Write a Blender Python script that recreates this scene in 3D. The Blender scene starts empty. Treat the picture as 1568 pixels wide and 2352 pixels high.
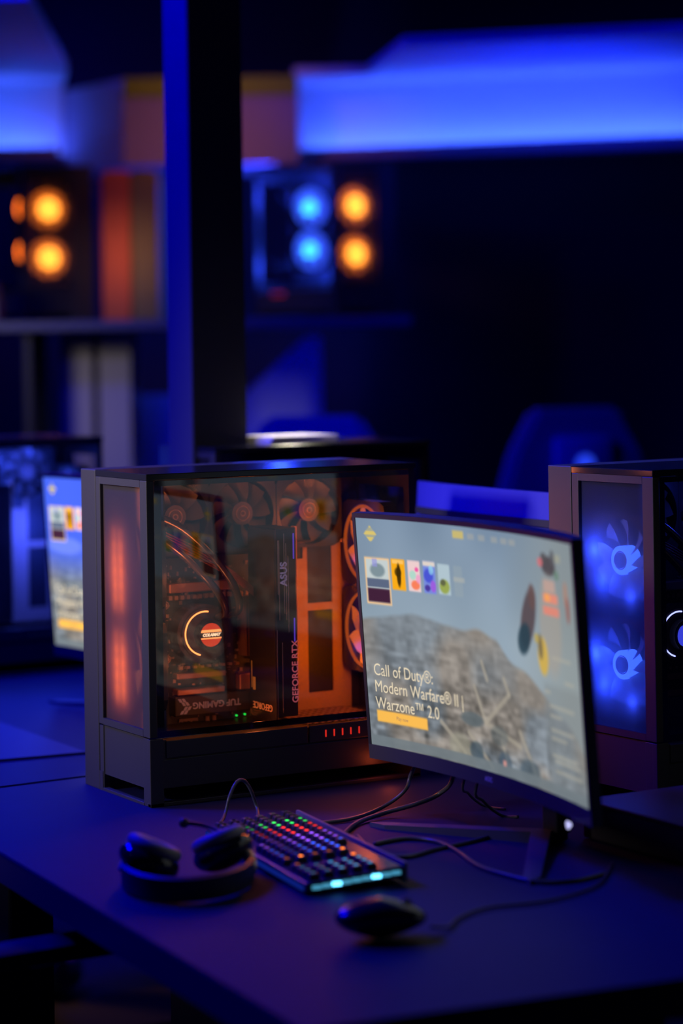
import bpy, bmesh, math, random
import numpy as np
from mathutils import Vector, Matrix
random.seed(7); rng = np.random.default_rng(5)
PI = math.pi
S = bpy.context.scene
COL = S.collection
# ------------------------------------------------------------------ camera, world, exposure
cd = bpy.data.cameras.new('camera'); cam = bpy.data.objects.new('camera', cd); COL.objects.link(cam); S.camera = cam
CX, CY, CZ, YAW, PITCH, ROLL = -1.54872, -3.29621, 0.68976, 0.520679, 0.004866, -0.015615
fw = Vector((math.sin(YAW)*math.cos(PITCH), math.cos(YAW)*math.cos(PITCH), math.sin(PITCH)))
rt = Vector((math.cos(YAW), -math.sin(YAW), 0)); up = rt.cross(fw)
cr, sr = math.cos(ROLL), math.sin(ROLL)
r2 = rt*cr + up*sr; u2 = up*cr - rt*sr
mw = Matrix((r2, u2, -fw)).transposed().to_4x4(); mw.translation = Vector((CX, CY, CZ)); cam.matrix_world = mw
cd.sensor_fit = 'VERTICAL'; cd.sensor_height = 36; cd.lens = 85.12; cd.shift_y = -411.35/2352
cd.clip_start = .05; cd.clip_end = 40
cd.dof.use_dof = True; cd.dof.focus_distance = 3.64; cd.dof.aperture_fstop = 2.0
W = bpy.data.worlds.new('world'); S.world = W; W.use_nodes = True
W.node_tree.nodes['Background'].inputs[0].default_value = (.05, .07, .3, 1)
W.node_tree.nodes['Background'].inputs[1].default_value = .004
S.view_settings.view_transform = 'Standard'; S.view_settings.look = 'None'
S.view_settings.exposure = 0; S.view_settings.gamma = 1

def area(name, loc, target, size, power, color, size_y=None, spread=PI):
    l = bpy.data.lights.new(name, 'AREA'); l.energy = power; l.color = color; l.size = size; l.spread = spread
    if size_y: l.shape = 'RECTANGLE'; l.size_y = size_y
    o = bpy.data.objects.new(name, l); COL.objects.link(o); o.location = loc
    o.rotation_euler = (Vector(target)-Vector(loc)).to_track_quat('-Z', 'Y').to_euler()
    return o
BLUE = (0.0, 0.0, 1.0)
area('blue_ceiling_lamp', (-1.05, 1.0, 1.9), (.15, -.35, 0), .42, 88, BLUE)
area('blue_ceiling_lamp', (-.2, 2.3, 1.9), (.35, 1.3, 0), .5, 62, (0, 0, 1))
area('blue_ceiling_lamp', (1.1, 5.0, 1.9), (2.2, 3.0, 0), .6, 22, BLUE)
area('grey_left_fill', (-2.4, .2, 1.35), (.0, .15, .56), .4, 3.4, (.85, .74, .85), spread=.5)  # neutral fill from the unseen left, aimed at the case front

def B(u, v, z=0.0):       # the back wall stands square to this direction
    f2 = Vector((math.sin(YAW), math.cos(YAW), 0)); r_ = Vector((math.cos(YAW), -math.sin(YAW), 0))
    p = Vector((CX, CY, 0)) + r_*u + f2*v; p.z = z; return p
BROT = -YAW               # rotation of things that stand square to the back wall

# ------------------------------------------------------------------ materials
MC = {}
def mat(name, color=(.02, .02, .02), rough=.5, metal=0, emit=None, es=1, trans=0, ior=1.45, noise=0, nscale=40, bump=0, spec=.5):
    if name in MC: return MC[name]
    m = bpy.data.materials.new(name); m.use_nodes = True; nt = m.node_tree; b = nt.nodes['Principled BSDF']
    b.inputs['Base Color'].default_value = (*color, 1); b.inputs['Roughness'].default_value = rough
    b.inputs['Metallic'].default_value = metal; b.inputs['IOR'].default_value = ior
    b.inputs['Specular IOR Level'].default_value = spec
    if emit: b.inputs['Emission Color'].default_value = (*emit, 1); b.inputs['Emission Strength'].default_value = es
    if noise or bump:
        tc = nt.nodes.new('ShaderNodeTexCoord'); n = nt.nodes.new('ShaderNodeTexNoise'); n.inputs['Scale'].default_value = nscale; n.inputs['Detail'].default_value = 5
        nt.links.new(tc.outputs['Object'], n.inputs['Vector'])
        if noise:
            mx = nt.nodes.new('ShaderNodeMix'); mx.data_type = 'RGBA'
            mx.inputs[6].default_value = (*[c*(1-noise) for c in color], 1); mx.inputs[7].default_value = (*[min(1, c*(1+noise)) for c in color], 1)
            nt.links.new(n.outputs['Fac'], mx.inputs[0]); nt.links.new(mx.outputs[2], b.inputs['Base Color'])
        if bump:
            bp = nt.nodes.new('ShaderNodeBump'); bp.inputs['Strength'].default_value = bump; bp.inputs['Distance'].default_value = .001
            nt.links.new(n.outputs['Fac'], bp.inputs['Height']); nt.links.new(bp.outputs[0], b.inputs['Normal'])
    MC[name] = m; return m
def emis(name, color, es):
    if name in MC: return MC[name]
    m = bpy.data.materials.new(name); m.use_nodes = True; nt = m.node_tree; nt.nodes.clear()
    e = nt.nodes.new('ShaderNodeEmission'); o = nt.nodes.new('ShaderNodeOutputMaterial'); nt.links.new(e.outputs[0], o.inputs[0])
    e.inputs[0].default_value = (*color, 1); e.inputs[1].default_value = es; MC[name] = m; return m
def glass(name, tint=(.8, .8, .8), f0=.045, rough=0.0):
    m = bpy.data.materials.new(name); m.use_nodes = True; nt = m.node_tree; nt.nodes.clear()
    t = nt.nodes.new('ShaderNodeBsdfTransparent'); g = nt.nodes.new('ShaderNodeBsdfGlossy'); f = nt.nodes.new('ShaderNodeLayerWeight'); pw = nt.nodes.new('ShaderNodeMath'); pw.operation = 'POWER'; pw.inputs[1].default_value = 5; ma = nt.nodes.new('ShaderNodeMath'); ma.operation = 'MULTIPLY_ADD'; ma.inputs[1].default_value = 1-f0; ma.inputs[2].default_value = f0; x = nt.nodes.new('ShaderNodeMixShader'); o = nt.nodes.new('ShaderNodeOutputMaterial')
    t.inputs[0].default_value = (*tint, 1); g.inputs['Roughness'].default_value = rough; f.inputs[0].default_value = .5
    nt.links.new(f.outputs['Facing'], pw.inputs[0]); nt.links.new(pw.outputs[0], ma.inputs[0]); nt.links.new(ma.outputs[0], x.inputs[0]); nt.links.new(t.outputs[0], x.inputs[1]); nt.links.new(g.outputs[0], x.inputs[2]); nt.links.new(x.outputs[0], o.inputs[0]); return m
def meshcloth(name, open_, scat, pitch=.0017, amp=.3):
    # fine woven dust filter: open holes, threads that scatter light
    m = bpy.data.materials.new(name); m.use_nodes = True; nt = m.node_tree; nt.nodes.clear(); N = nt.nodes.new; L = nt.links.new
    tc = N('ShaderNodeTexCoord'); sp = N('ShaderNodeSeparateXYZ'); L(tc.outputs['Object'], sp.inputs[0])
    def s(ax):
        a = N('ShaderNodeMath'); a.operation = 'MULTIPLY'; a.inputs[1].default_value = 2*PI/pitch; L(sp.outputs[ax], a.inputs[0])
        b = N('ShaderNodeMath'); b.operation = 'SINE'; L(a.outputs[0], b.inputs[0]); return b
    p = N('ShaderNodeMath'); p.operation = 'MULTIPLY'; L(s('Y').outputs[0], p.inputs[0]); L(s('Z').outputs[0], p.inputs[1])
    mr = N('ShaderNodeMapRange'); mr.inputs['From Min'].default_value = -.6; mr.inputs['From Max'].default_value = .6
    mr.inputs['To Min'].default_value = max(0, open_-amp); mr.inputs['To Max'].default_value = min(1, open_+amp); L(p.outputs[0], mr.inputs['Value'])
    d = N('ShaderNodeBsdfDiffuse'); d.inputs[0].default_value = (.055, .055, .065, 1)
    t = N('ShaderNodeBsdfTranslucent'); t.inputs[0].default_value = (.8, .75, .75, 1)
    a = N('ShaderNodeMixShader'); a.inputs[0].default_value = scat; L(d.outputs[0], a.inputs[1]); L(t.outputs[0], a.inputs[2])
    tr = N('ShaderNodeBsdfTransparent'); x = N('ShaderNodeMixShader'); L(mr.outputs[0], x.inputs[0]); L(a.outputs[0], x.inputs[1]); L(tr.outputs[0], x.inputs[2])
    o = N('ShaderNodeOutputMaterial'); L(x.outputs[0], o.inputs[0]); return m

black = mat('black_plastic', (.018, .018, .022), .45, bump=.15, nscale=900)
black_gloss = mat('black_gloss', (.012, .012, .015), .5)
case_paint = mat('case_paint', (.045, .043, .036), .42, bump=.12, nscale=1200)
case_dark = mat('case_dark', (.014, .013, .014), .5)
steel_warm = mat('painted_steel', (.36, .24, .17), .55, .1)  # grey steel with the orange fan light tinted into its colour
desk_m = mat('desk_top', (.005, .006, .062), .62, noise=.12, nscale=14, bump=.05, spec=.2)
desk_edge = mat('desk_edge', (.05, .04, .045), .6)
white_p = mat('white_paint', (.8, .8, .8), .7, noise=.03, nscale=3)
dark_wall = mat('dark_wall', (.022, .02, .03), .8, noise=.2, nscale=2)

# ------------------------------------------------------------------ mesh helpers
def bm_new(): return bmesh.new()
def box(bm, x0, x1, y0, y1, z0, z1, bev=0, M=None):
    r = bmesh.ops.create_cube(bm, size=1)
    for v in r['verts']:
        v.co = Vector(((x0+x1)/2+v.co.x*(x1-x0), (y0+y1)/2+v.co.y*(y1-y0), (z0+z1)/2+v.co.z*(z1-z0)))
    vs = r['verts']
    if bev:
        es = list({e for v in vs for e in v.link_edges}); q = bmesh.ops.bevel(bm, geom=es, offset=bev, segments=2, affect='EDGES', profile=.5); vs = list({v for f in q['faces'] for v in f.verts} | {v for v in vs if v.is_valid})
    if M is not None: bmesh.ops.transform(bm, matrix=M, verts=[v for v in vs if v.is_valid])
    return vs
def cyl(bm, c, r, h, axis='z', seg=32, r2=None):
    rm = {'z': Matrix(), 'y': Matrix.Rotation(PI/2, 4, 'X'), 'x': Matrix.Rotation(PI/2, 4, 'Y')}[axis]
    bmesh.ops.create_cone(bm, cap_ends=True, segments=seg, radius1=r, radius2=r if r2 is None else r2, depth=h, matrix=Matrix.Translation(c) @ rm)
def tube(bm, pts, r, seg=8, smooth=6, taper=None, flat=1.0):
    P = [Vector(p) for p in pts]
    if smooth > 1 and len(P) > 2:
        Q = []
        for i in range(len(P)-1):
            p0 = P[max(i-1, 0)]; p1 = P[i]; p2 = P[i+1]; p3 = P[min(i+2, len(P)-1)]
            for k in range(smooth):
                t = k/smooth
                Q.append(.5*((2*p1)+(p2-p0)*t+(2*p0-5*p1+4*p2-p3)*t*t+(3*p1-p0-3*p2+p3)*t**3))
        Q.append(P[-1]); P = Q
    rings = []; n = len(P); prev = None
    for i, p in enumerate(P):
        t = (P[min(i+1, n-1)]-P[max(i-1, 0)]).normalized()
        if prev is None: a = t.orthogonal().normalized()
        else: a = (prev-t*prev.dot(t)).normalized()
        prev = a; b = t.cross(a); rr = r if taper is None else r*(1+(taper-1)*i/(n-1))
        rings.append([bm.verts.new(p+a*math.cos(k*2*PI/seg)*rr+b*math.sin(k*2*PI/seg)*rr*flat) for k in range(seg)])
    for i in range(n-1):
        for k in range(seg): bm.faces.new((rings[i][k], rings[i][(k+1) % seg], rings[i+1][(k+1) % seg], rings[i+1][k]))
    bm.faces.new(rings[0][::-1]); bm.faces.new(rings[-1])
def torus(bm, c, R, r, axis='y', seg=48, sub=8, a0=0, a1=2*PI, flat=1.0):
    full = abs(a1-a0-2*PI) < 1e-6; n = seg if full else seg+1; rings = []
    c = Vector(c)
    for i in range(n):
        a = a0+(a1-a0)*i/seg
        if axis == 'y': d = Vector((math.cos(a), 0, math.sin(a))); ax = Vector((0, 1, 0))
        elif axis == 'x': d = Vector((0, math.cos(a), math.sin(a))); ax = Vector((1, 0, 0))
        else: d = Vector((math.cos(a), math.sin(a), 0)); ax = Vector((0, 0, 1))
        rings.append([bm.verts.new(c+d*(R+r*math.cos(k*2*PI/sub))+ax*(r*flat*math.sin(k*2*PI/sub))) for k in range(sub)])
    m = len(rings)
    for i in range(m if full else m-1):
        j = (i+1) % m
        for k in range(sub): bm.faces.new((rings[i][k], rings[i][(k+1) % sub], rings[j][(k+1) % sub], rings[j][k]))
    if not full: bm.faces.new(rings[0]); bm.faces.new(rings[-1][::-1])
def prism(bm, poly, z0, z1, M=None):
    a = [bm.verts.new((x, y, z0)) for x, y in poly]; b = [bm.verts.new((x, y, z1)) for x, y in poly]; n = len(poly)
    bm.faces.new(a[::-1]); bm.faces.new(b)
    for i in range(n): bm.faces.new((a[i], a[(i+1) % n], b[(i+1) % n], b[i]))
    if M is not None: bmesh.ops.transform(bm, matrix=M, verts=a+b)
XZ = Matrix(((1, 0, 0, 0), (0, 0, 1, 0), (0, 1, 0, 0), (0, 0, 0, 1)))   # maps (x,y,z)->(x,z,y): prism drawn in the xz plane
def obj(name, bm, m, parent=None, smooth=False, loc=None, rot=None):
    bmesh.ops.recalc_face_normals(bm, faces=bm.faces[:])
    me = bpy.data.meshes.new(name); bm.to_mesh(me); bm.free(); me.materials.append(m)
    if smooth:
        me.polygons.foreach_set('use_smooth', [True]*len(me.polygons)); me.update()
        if smooth == 'a':
            try: me.set_sharp_from_angle(angle=math.radians(40))
            except Exception: pass
    o = bpy.data.objects.new(name, me); COL.objects.link(o)
    if parent: o.parent = parent
    if loc: o.location = loc
    if rot: o.rotation_euler = rot
    return o
def thing(name, label, cat, loc=(0, 0, 0), rotz=0, group=None):
    o = bpy.data.objects.new(name, None); COL.objects.link(o); o.location = loc; o.rotation_euler = (0, 0, rotz); o.empty_display_size = .05
    o['label'] = label; o['category'] = cat
    if group: o['group'] = group
    return o
def tag(o, label, cat, group=None):
    o['label'] = label; o['category'] = cat
    if group: o['group'] = group
    return o
def struct(o): o['kind'] = 'structure'; return o
def text_bm(s, size, extrude=.0003, shear=0, align='CENTER', M=None, line=1.0, bold=0):
    c = bpy.data.curves.new('t', 'FONT'); c.body = s; c.size = size; c.extrude = extrude; c.shear = shear; c.align_x = align; c.align_y = 'CENTER' if align == 'CENTER' else 'TOP'; c.space_line = line; c.offset = bold; c.resolution_u = 4
    o = bpy.data.objects.new('t', c); COL.objects.link(o); dg = bpy.context.evaluated_depsgraph_get(); dg.update()
    me = bpy.data.meshes.new_from_object(o.evaluated_get(dg)); bm = bmesh.new(); bm.from_mesh(me)
    bpy.data.objects.remove(o); bpy.data.meshes.remove(me)
    if M is not None: bmesh.ops.transform(bm, matrix=M, verts=bm.verts[:])
    return bm
FRONT = Matrix.Rotation(PI/2, 4, 'X')      # text lying in xy stood up, facing -y
def dup(o, parent=None):
    c = o.copy(); COL.objects.link(c)
    if parent is not None: c.parent = parent
    for ch in list(o.children): dup(ch, c)
    return c

# ------------------------------------------------------------------ setting: room shell
def bobj(name, bm, m, parent=None): # mesh drawn in back-wall coordinates (u, v, z)
    bmesh.ops.transform(bm, matrix=Matrix.Translation((CX, CY, 0)) @ Matrix.Rotation(BROT, 4, 'Z'), verts=bm.verts[:]); return obj(name, bm, m, parent)
FL = -.75
floor_m = mat('dark_floor', (.03, .028, .032), .55, noise=.3, nscale=6)
bm = bm_new(); box(bm, -4, 5, -1.5, 9.3, FL-.05, FL); struct(bobj('floor', bm, floor_m))
bm = bm_new(); box(bm, -4, 5, -1.5, 9.3, 2.05, 2.1); struct(bobj('ceiling', bm, dark_wall))
bm = bm_new(); box(bm, -4, 5, 9.2, 9.3, FL, 2.05); struct(bobj('wall_back', bm, dark_wall))
bm = bm_new(); box(bm, -4.1, -4, -1.5, 9.3, FL, 2.05); struct(bobj('wall_left', bm, dark_wall))
bm = bm_new(); box(bm, 5, 5.1, -1.5, 9.3, FL, 2.05); struct(bobj('wall_right', bm, dark_wall))
bm = bm_new(); box(bm, -4, 5, -1.6, -1.5, FL, 2.05); struct(bobj('wall_front', bm, dark_wall))

# blue lit coves: a white panel behind a lip, an LED strip in the lip, a ceiling board above
led_blue = emis('led_strip_blue', (.035, .10, 1.0), 26)
def cove(n, u0, u1, v, zb, zt, lipv, ceil_poly, skew=0.0):
    sh = Matrix.Identity(4); 
    def sk(bm):
        for w in bm.verts: w.co.y -= (w.co.x-u0)*skew
        return bm
    bm = bm_new(); box(bm, u0, u1, v, v+.04, zb-.02, zt, .004); struct(bobj('trim_%d' % n, sk(bm), white_p))
    bm = bm_new(); prism(bm, ceil_poly, zt, zt+.03); struct(bobj('trim_%d' % (n+1), bm, white_p))
    t = thing('cove_light', 'blue LED strip glowing along the foot of the %s white wall panel' % ('wide right-hand' if n == 1 else 'left-hand'), 'light', B(u0, v), BROT)
    M = Matrix.Rotation(-math.atan(skew), 4, 'Z'); Lg = (u1-u0)*math.sqrt(1+skew*skew)
    bm = bm_new(); box(bm, 0, Lg, -.125, -.005, zb-.045, zb-.03); box(bm, 0, Lg, -.135, -.125, zb-.045, zb-.006); bmesh.ops.transform(bm, matrix=M, verts=bm.verts[:]); obj('lip', bm, mat('pink_trim', (.35, .2, .22), .7), t)
    bm = bm_new(); box(bm, .015, Lg-.015, -.090, -.070, zb-.029, zb-.012); bmesh.ops.transform(bm, matrix=M, verts=bm.verts[:]); obj('led_strip', bm, led_blue, t)
cove(1, -.145, 1.25, 8.4, 1.365, 1.58, 0, [(-.145, 8.45), (-.145, 8.0), (.10, 8.0), (.20, 7.25), (1.35, 6.95), (1.35, 8.2)], skew=.29)
cove(3, -1.5, -.945, 8.3, 1.378, 1.60, 0, [(-1.6, 8.35), (-.945, 8.35), (-.88, 7.9), (-.80, 6.3), (-1.6, 6.3)])

# lavender box-out between the coves, warm light along its top painted as an olive band
mid_m = mat('rose_plaster', (.42, .3, .36), .8, noise=.06, nscale=2)
bm = bm_new(); prism(bm, [(-.705, 7.95), (-.132, 7.95), (-.132, 8.55), (-.94, 8.55), (-.94, 8.30)], 1.29, 1.575); struct(bobj('trim_5', bm, mid_m))
bm = bm_new(); box(bm, -.70, -.133, 7.935, 7.95, 1.513, 1.575); struct(bobj('trim_6', bm, mat('warm_light_band', (.34, .40, .02), .7)))
area('warm_spot', B(-.40, 7.1, 1.7), B(-.42, 7.95, 1.28), .12, .36, (1, .38, .42), spread=1.3)  # added warm spot, tints the front of the box-out
area('cove_up_fill', B(.75, 7.2, .95), B(.62, 7.7, 1.6), .4, 3.2, (0, .01, 1), spread=2.0)  # added unseen light, lifts the underside of the cove ceiling
area('box_spot', B(-.70, 6.95, 1.0), B(-.67, 7.66, .98), .08, .055, (1, .5, .25), spread=.55)  # added warm light for the two tall boxes, source unseen

# ------------------------------------------------------------------ display shelf with its things
shelf_m = mat('shelf_board', (.10, .10, .13), .5)
def shelf(u0, u1, label, legs):
    t = thing('wall_shelf', label, 'shelf', B(u0, 7.35), BROT); L = u1-u0
    bm = bm_new(); box(bm, 0, L, 0, .75, .745, .775, .004); obj('shelf_board', bm, shelf_m, t)
    for a in legs:
        bm = bm_new(); box(bm, a-.012-u0, a+.012-u0, .05, .45, FL, .745, .003); obj('upright', bm, case_dark, t)
    return t
shelf(-1.5, -.44, 'dark board shelf at left under the glowing orange fans', [-1.45, -.96])
shelf(-.40, .215, 'short dark board shelf right of the grey pillar', [-.39])
bm = bm_new(); box(bm, 0, .1, 0, .3, FL, .744, .004)
pale = mat('pale_board', (.40, .36, .30), .7)
t1 = obj('upright_panel', bm, pale, None, loc=B(-.885, 7.62), rot=(0, 0, BROT)); tag(t1, 'left pale grey upright panel standing under the left shelf', 'panel', 'pale upright panels')
t2 = dup(t1); t2.location = B(-.765, 7.62); tag(t2, 'right pale grey upright panel under the shelf, nearer the pillar', 'panel', 'pale upright panels')
area('grey_spot', B(-1.5, 6.3, 1.0), B(-.8, 7.6, .45), .2, .45, (.9, .82, .8), spread=.9)  # added neutral light for the pale uprights, source unseen
bm = bm_new(); box(bm, 0, .105, 0, .14, 0, .075, .004); box(bm, .005, .1, .005, .135, .075, .12, .004)
bx = obj('white_carton', bm, pale, None, loc=B(-1.155, 7.37, .7755), rot=(0, 0, BROT)); tag(bx, 'small pale carton on the left shelf at the photo edge', 'box')
for c, u, w, nm, lb in (((.75, .14, .03), -.752, .088, 'product_box', 'tall rust red box standing on the left shelf beside the pillar'), ((.24, .17, .04), -.66, .085, 'product_box', 'tall olive brown box between the rust red box and the pillar')):
    bm = bm_new(); box(bm, 0, w, 0, .28, 0, .47, .003); box(bm, .01, w-.01, .02, .26, .47, .478, .002)
    o = obj(nm, bm, mat('board_%.2f' % c[0], c, .7), None, loc=B(u, 7.66, .7755), rot=(0, 0, BROT)); tag(o, lb, 'box', 'tall boxes on the left shelf')
# blue partition panel below the shelf, top sloped to draw the wall's diagonal shadow
bm = bm_new(); prism(bm, [(-.9, FL), (-.07, FL), (-.07, .72), (-.12, .72), (-.33, .53), (-.9, .53)], 8.2, 8.24, XZ); part_ = bobj('shadow_edge_panel', bm, mat('partition', (.5, .5, .55), .7)); tag(part_, 'dim blue lit partition whose sloped top stands for a shadow edge behind the pillar', 'partition')
area('partition_fill', B(.15, 7.0, .35), B(-.35, 8.2, .35), .2, 1.1, (0, 0, 1), spread=1.3)  # blue fill aimed at the partition, no wall fixture here

# ------------------------------------------------------------------ fans
GL = {'o': (1.0, .16, .006), 'b': (.03, .09, 1.0), 'c': (.05, .45, 1.0), 'n': (.1, .1, .1)}
def fan(parent, s, glow, ring_es, hub_es, loc, rot, name='case_fan', blade_es=0, nb=9, hubcol=None, label=None):
    # local frame: fan faces -y, centre at origin
    h = s/2; d = .025; k = 40
    bm = bm_new(); R = h*.93
    outer = []
    for i in range(k):
        a = 2*PI*i/k; c, sn = math.cos(a), math.sin(a); q = h/max(abs(c), abs(sn)); q = min(q, h*1.30); outer.append((c*q, sn*q))
    inner = [(R*math.cos(2*PI*i/k), R*math.sin(2*PI*i/k)) for i in range(k)]
    V = {}
    for nm, pl in (('o', outer), ('i', inner)):
        for y in (-d/2, d/2): V[nm, y] = [bm.verts.new((x, y, z)) for x, z in pl]
    for i in range(k):
        j = (i+1) % k
        bm.faces.new((V['o', -d/2][i], V['o', -d/2][j], V['i', -d/2][j], V['i', -d/2][i]))
        bm.faces.new((V['o', d/2][i], V['i', d/2][i], V['i', d/2][j], V['o', d/2][j]))
        bm.faces.new((V['o', -d/2][i], V['o', d/2][i], V['o', d/2][j], V['o', -d/2][j]))
        bm.faces.new((V['i', -d/2][i], V['i', -d/2][j], V['i', d/2][j], V['i', d/2][i]))
    f = obj(name, bm, mat('fan_frame', (.03, .03, .03), .3), parent, loc=loc, rot=rot)
    if label: f['label'] = label
    if ring_es:
        bm = bm_new(); torus(bm, (0, -d/2+.001, 0), R-.004, .0026, 'y', 48, 6); obj('light_ring', bm, emis('ring_%s_%g' % (glow, ring_es), GL[glow], ring_es), f, True)
    bm = bm_new()
    rh = s*.155
    wb = .27 if nb > 7 else .40
    for b in range(nb):
        a0 = 2*PI*b/nb; rows = []
        for i in range(6):
            r = rh+(R*.94-rh)*i/5; a = a0+.25*(i/5)**1.5; w = wb+.03*i/5
            rows.append([bm.verts.new((r*math.cos(a-w), -.008, r*math.sin(a-w))), bm.verts.new((r*math.cos(a), -.001, r*math.sin(a))), bm.verts.new((r*math.cos(a+w), .008, r*math.sin(a+w)))])
        for i in range(5):
            for q in range(2): bm.faces.new((rows[i][q], rows[i][q+1], rows[i+1][q+1], rows[i+1][q]))
    bl = mat('fan_blade', (.10, .085, .075), .35) if not blade_es else mat('lit_blade_%s_%g' % (glow, blade_es), (.4, .4, .4), .4, emit=GL[glow], es=blade_es)
    obj('fan_blades', bm, bl, f, True)
    bm = bm_new(); cyl(bm, (0, 0, 0), rh, .022, 'y', 40); 
    hb = obj('hub', bm, (mat('fan_hub', (.12, .1, .09), .35) if not hub_es else emis('hub_%s_%g' % (glow, hub_es), hubcol or GL[glow], hub_es)), f, 'a')
    if hub_es and name == 'intake_fan':
        bm = bm_new(); cyl(bm, (0, -.0122, 0), rh*(.55 if glow == 'b' else 1.6), .002, 'y', 32); obj('hub_cap', bm, mat('hub_cap_'+glow, (.02, .03, .08), .5) if glow == 'b' else emis('hub_hot', (1, .30, .03), 7), f, 'a')
    bm = bm_new(); torus(bm, (0, -.0115, 0), rh*.62, .0009, 'y', 32, 6); torus(bm, (0, -.0115, 0), rh*.22, .0012, 'y', 20, 6)
    obj('hub_badge', bm, mat('badge', (.5, .35, .28), .3, .6), f, True)
    return f

# ------------------------------------------------------------------ computer case
glass_main = glass('side_glass', (.90, .88, .90), .054)
HH, LL, WW = .5, .4747, .2425
def make_case(label, loc, rotz, glow, full=True, mirror=False, group=None, mesh_m=None, hub=(0, 0), cat='computer', text=True, side=None):
    t = thing('computer_case', label, cat, loc, rotz, group); s = -1 if mirror else 1
    g = GL[glow]
    def mir(bm):
        if mirror: bmesh.ops.scale(bm, vec=(-1, 1, 1), verts=bm.verts[:])
        return bm
    def part(name, bm, m, parent=None, smooth=False, lab=None):
        o = obj(name, mir(bm), m, parent or t, smooth)
        if lab: o['label'] = lab
        return o
    # chassis: outer slab, tray, plinth, skid, top frame, end wall
    bm = bm_new()
    box(bm, 0, LL, .187, WW, 0, HH, .0015); part('outer_side_panel', bm, case_paint)
    bm = bm_new()
    box(bm, .014, LL-.004, .172, .186, .095, .488); box(bm, LL-.012, LL-.001, .004, .186, .03, .12); box(bm, LL-.012, LL-.001, .004, .186, .46, .49); box(bm, LL-.012, LL-.001, .004, .020, .12, .46); box(bm, LL-.012, LL-.001, .160, .186, .12, .46)
    box(bm, .014, LL-.012, .01, .172, .086, .094)
    part('motherboard_tray', bm, case_dark)
    bm = bm_new(); box(bm, .0, LL, 0, .1865, .49, .5, .0012); part('top_panel', bm, mat('top_gloss', (.015, .015, .018), .13), lab='glossy black top panel')
    bm = bm_new()
    box(bm, .012, LL-.002, .006, .186, .03, .086); box(bm, .022, LL, .003, .007, .026, .0695, .001); box(bm, .0275, .271, .0015, .005, .0715, .0975, .001); box(bm, .2735, LL, .0015, .005, .0715, .0975, .001); box(bm, .0, .0225, .0, .01, .0, .102, .001)
    box(bm, .0, LL, 0, .012, 0, .006, .001); box(bm, 0, LL, .174, .186, 0, .03); box(bm, LL-.014, LL, .0, .186, 0, .03)
    box(bm, .0215, .0285, .0035, .0045, .0695, .099)
    part('plinth', bm, case_paint)
    # front frame round the mesh
    bm = bm_new()
    box(bm, 0, .013, 0, .024, .104, .49, .001); box(bm, 0, .013, .170, .1855, .104, .49, .001); box(bm, 0, .013, .024, .170, .479, .49); box(bm, 0, .013, .024, .170, .104, .114)
    part('front_frame', bm, case_paint)
    bm = bm_new()
    box(bm, 0.001, .012, .001, .027, .0, .102, .001); box(bm, 0.003, .012, .027, .172, .026, .102); box(bm, 0.001, .012, .172, .186, 0, .102, .001); box(bm, .0, .01, .024, .176, 0, .005, .0008)
    part('lower_front_cover', bm, case_paint)
    bm = bm_new(); a = [bm.verts.new((.006, y, z)) for y, z in ((.023, .113), (.171, .113), (.171, .48), (.023, .48))]; bm.faces.new(a); a = [bm.verts.new((.0066, y, z)) for y, z in ((.023, .113), (.171, .113), (.171, .48), (.023, .48))]; bm.faces.new(a)
    part('dust_mesh', bm, mesh_m)
    bm = bm_new(); box(bm, .0468, .0488, .040, .171, .095, .488); part('light_baffle', bm, case_dark)  # added baffle, keeps the interior glow off the mesh
    # glass with printed border
    bm = bm_new()
    for x0, x1, z0, z1 in ((.001, .0265, .102, .4895), (.0265, LL-.001, .481, .4895), (.0265, LL-.001, .102, .112), (LL-.008, LL-.001, .112, .481)): box(bm, x0, x1, .0046, .0052, z0, z1)
    part('glass_border', bm, mat('glass_print', (.002, .002, .003), .15))
    bm = bm_new(); box(bm, .0005, LL-.0005, .0, .004, .102, .4895, .0005); part('side_glass_panel', bm, glass_main, lab='tinted tempered glass panel')
    # corner posts
    bm = bm_new(); box(bm, .0135, .018, .0065, .02, .1, .49); part('corner_post', bm, case_dark)
    # intake fans behind the mesh
    for z in (.361, .205):
        fan(t, .14, glow, hub[0], hub[1], (s*.034, .1015, z), (0, 0, -s*PI/2), 'intake_fan', blade_es=hub[2] if len(hub) > 2 else 0)
    # side fans at the far end, facing the front
    for z in (.368, .228):
        sx, sg, sr_, sh_, sb_ = side or (.438, glow, .45, 0, .30)
        fan(t, .138, sg, sr_, sh_, (s*sx, .086, z), (0, 0, -s*PI/2), 'side_fan', blade_es=sb_, nb=7, hubcol=(.05, .55, 1) if not full else None)
    bm = bm_new()
    for k in range(5): box(bm, .302+k*.0150, .3036+k*.0150, .0003, .0016, .0785, .0890)
    part('indicator_slots', bm, emis('red_ticks_'+glow, (1, .03, .02) if glow == 'o' else (.02, .05, .5), .75 if glow == 'o' else .1), lab='row of five small red slots')
    if not full: return t
    # row of three fans under the top on the tray
    for x in (.118, .237, .3585):
        fan(t, .12, glow, 0, 0, (s*x, .156, .4225), (0, 0, 0), 'radiator_fan', nb=9)
    bm = bm_new()
    for x in (.165, .190, .418, .303):
        bm = bm_new(); torus(bm, (x, .1415, .478 if x < .2 else .37), .0028, .0008, 'y', 16, 6); part('screw', bm, mat('screw', (.7, .55, .45), .25, .9), smooth=True)
    # motherboard
    mb = bm_new(); box(mb, .04, .272, .166, .1712, .085, .356); mbo = part('motherboard', mb, mat('circuit_board', (.02, .024, .022), .45, noise=.5, nscale=120))
    bm = bm_new(); R_ = random.Random(3)
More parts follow.
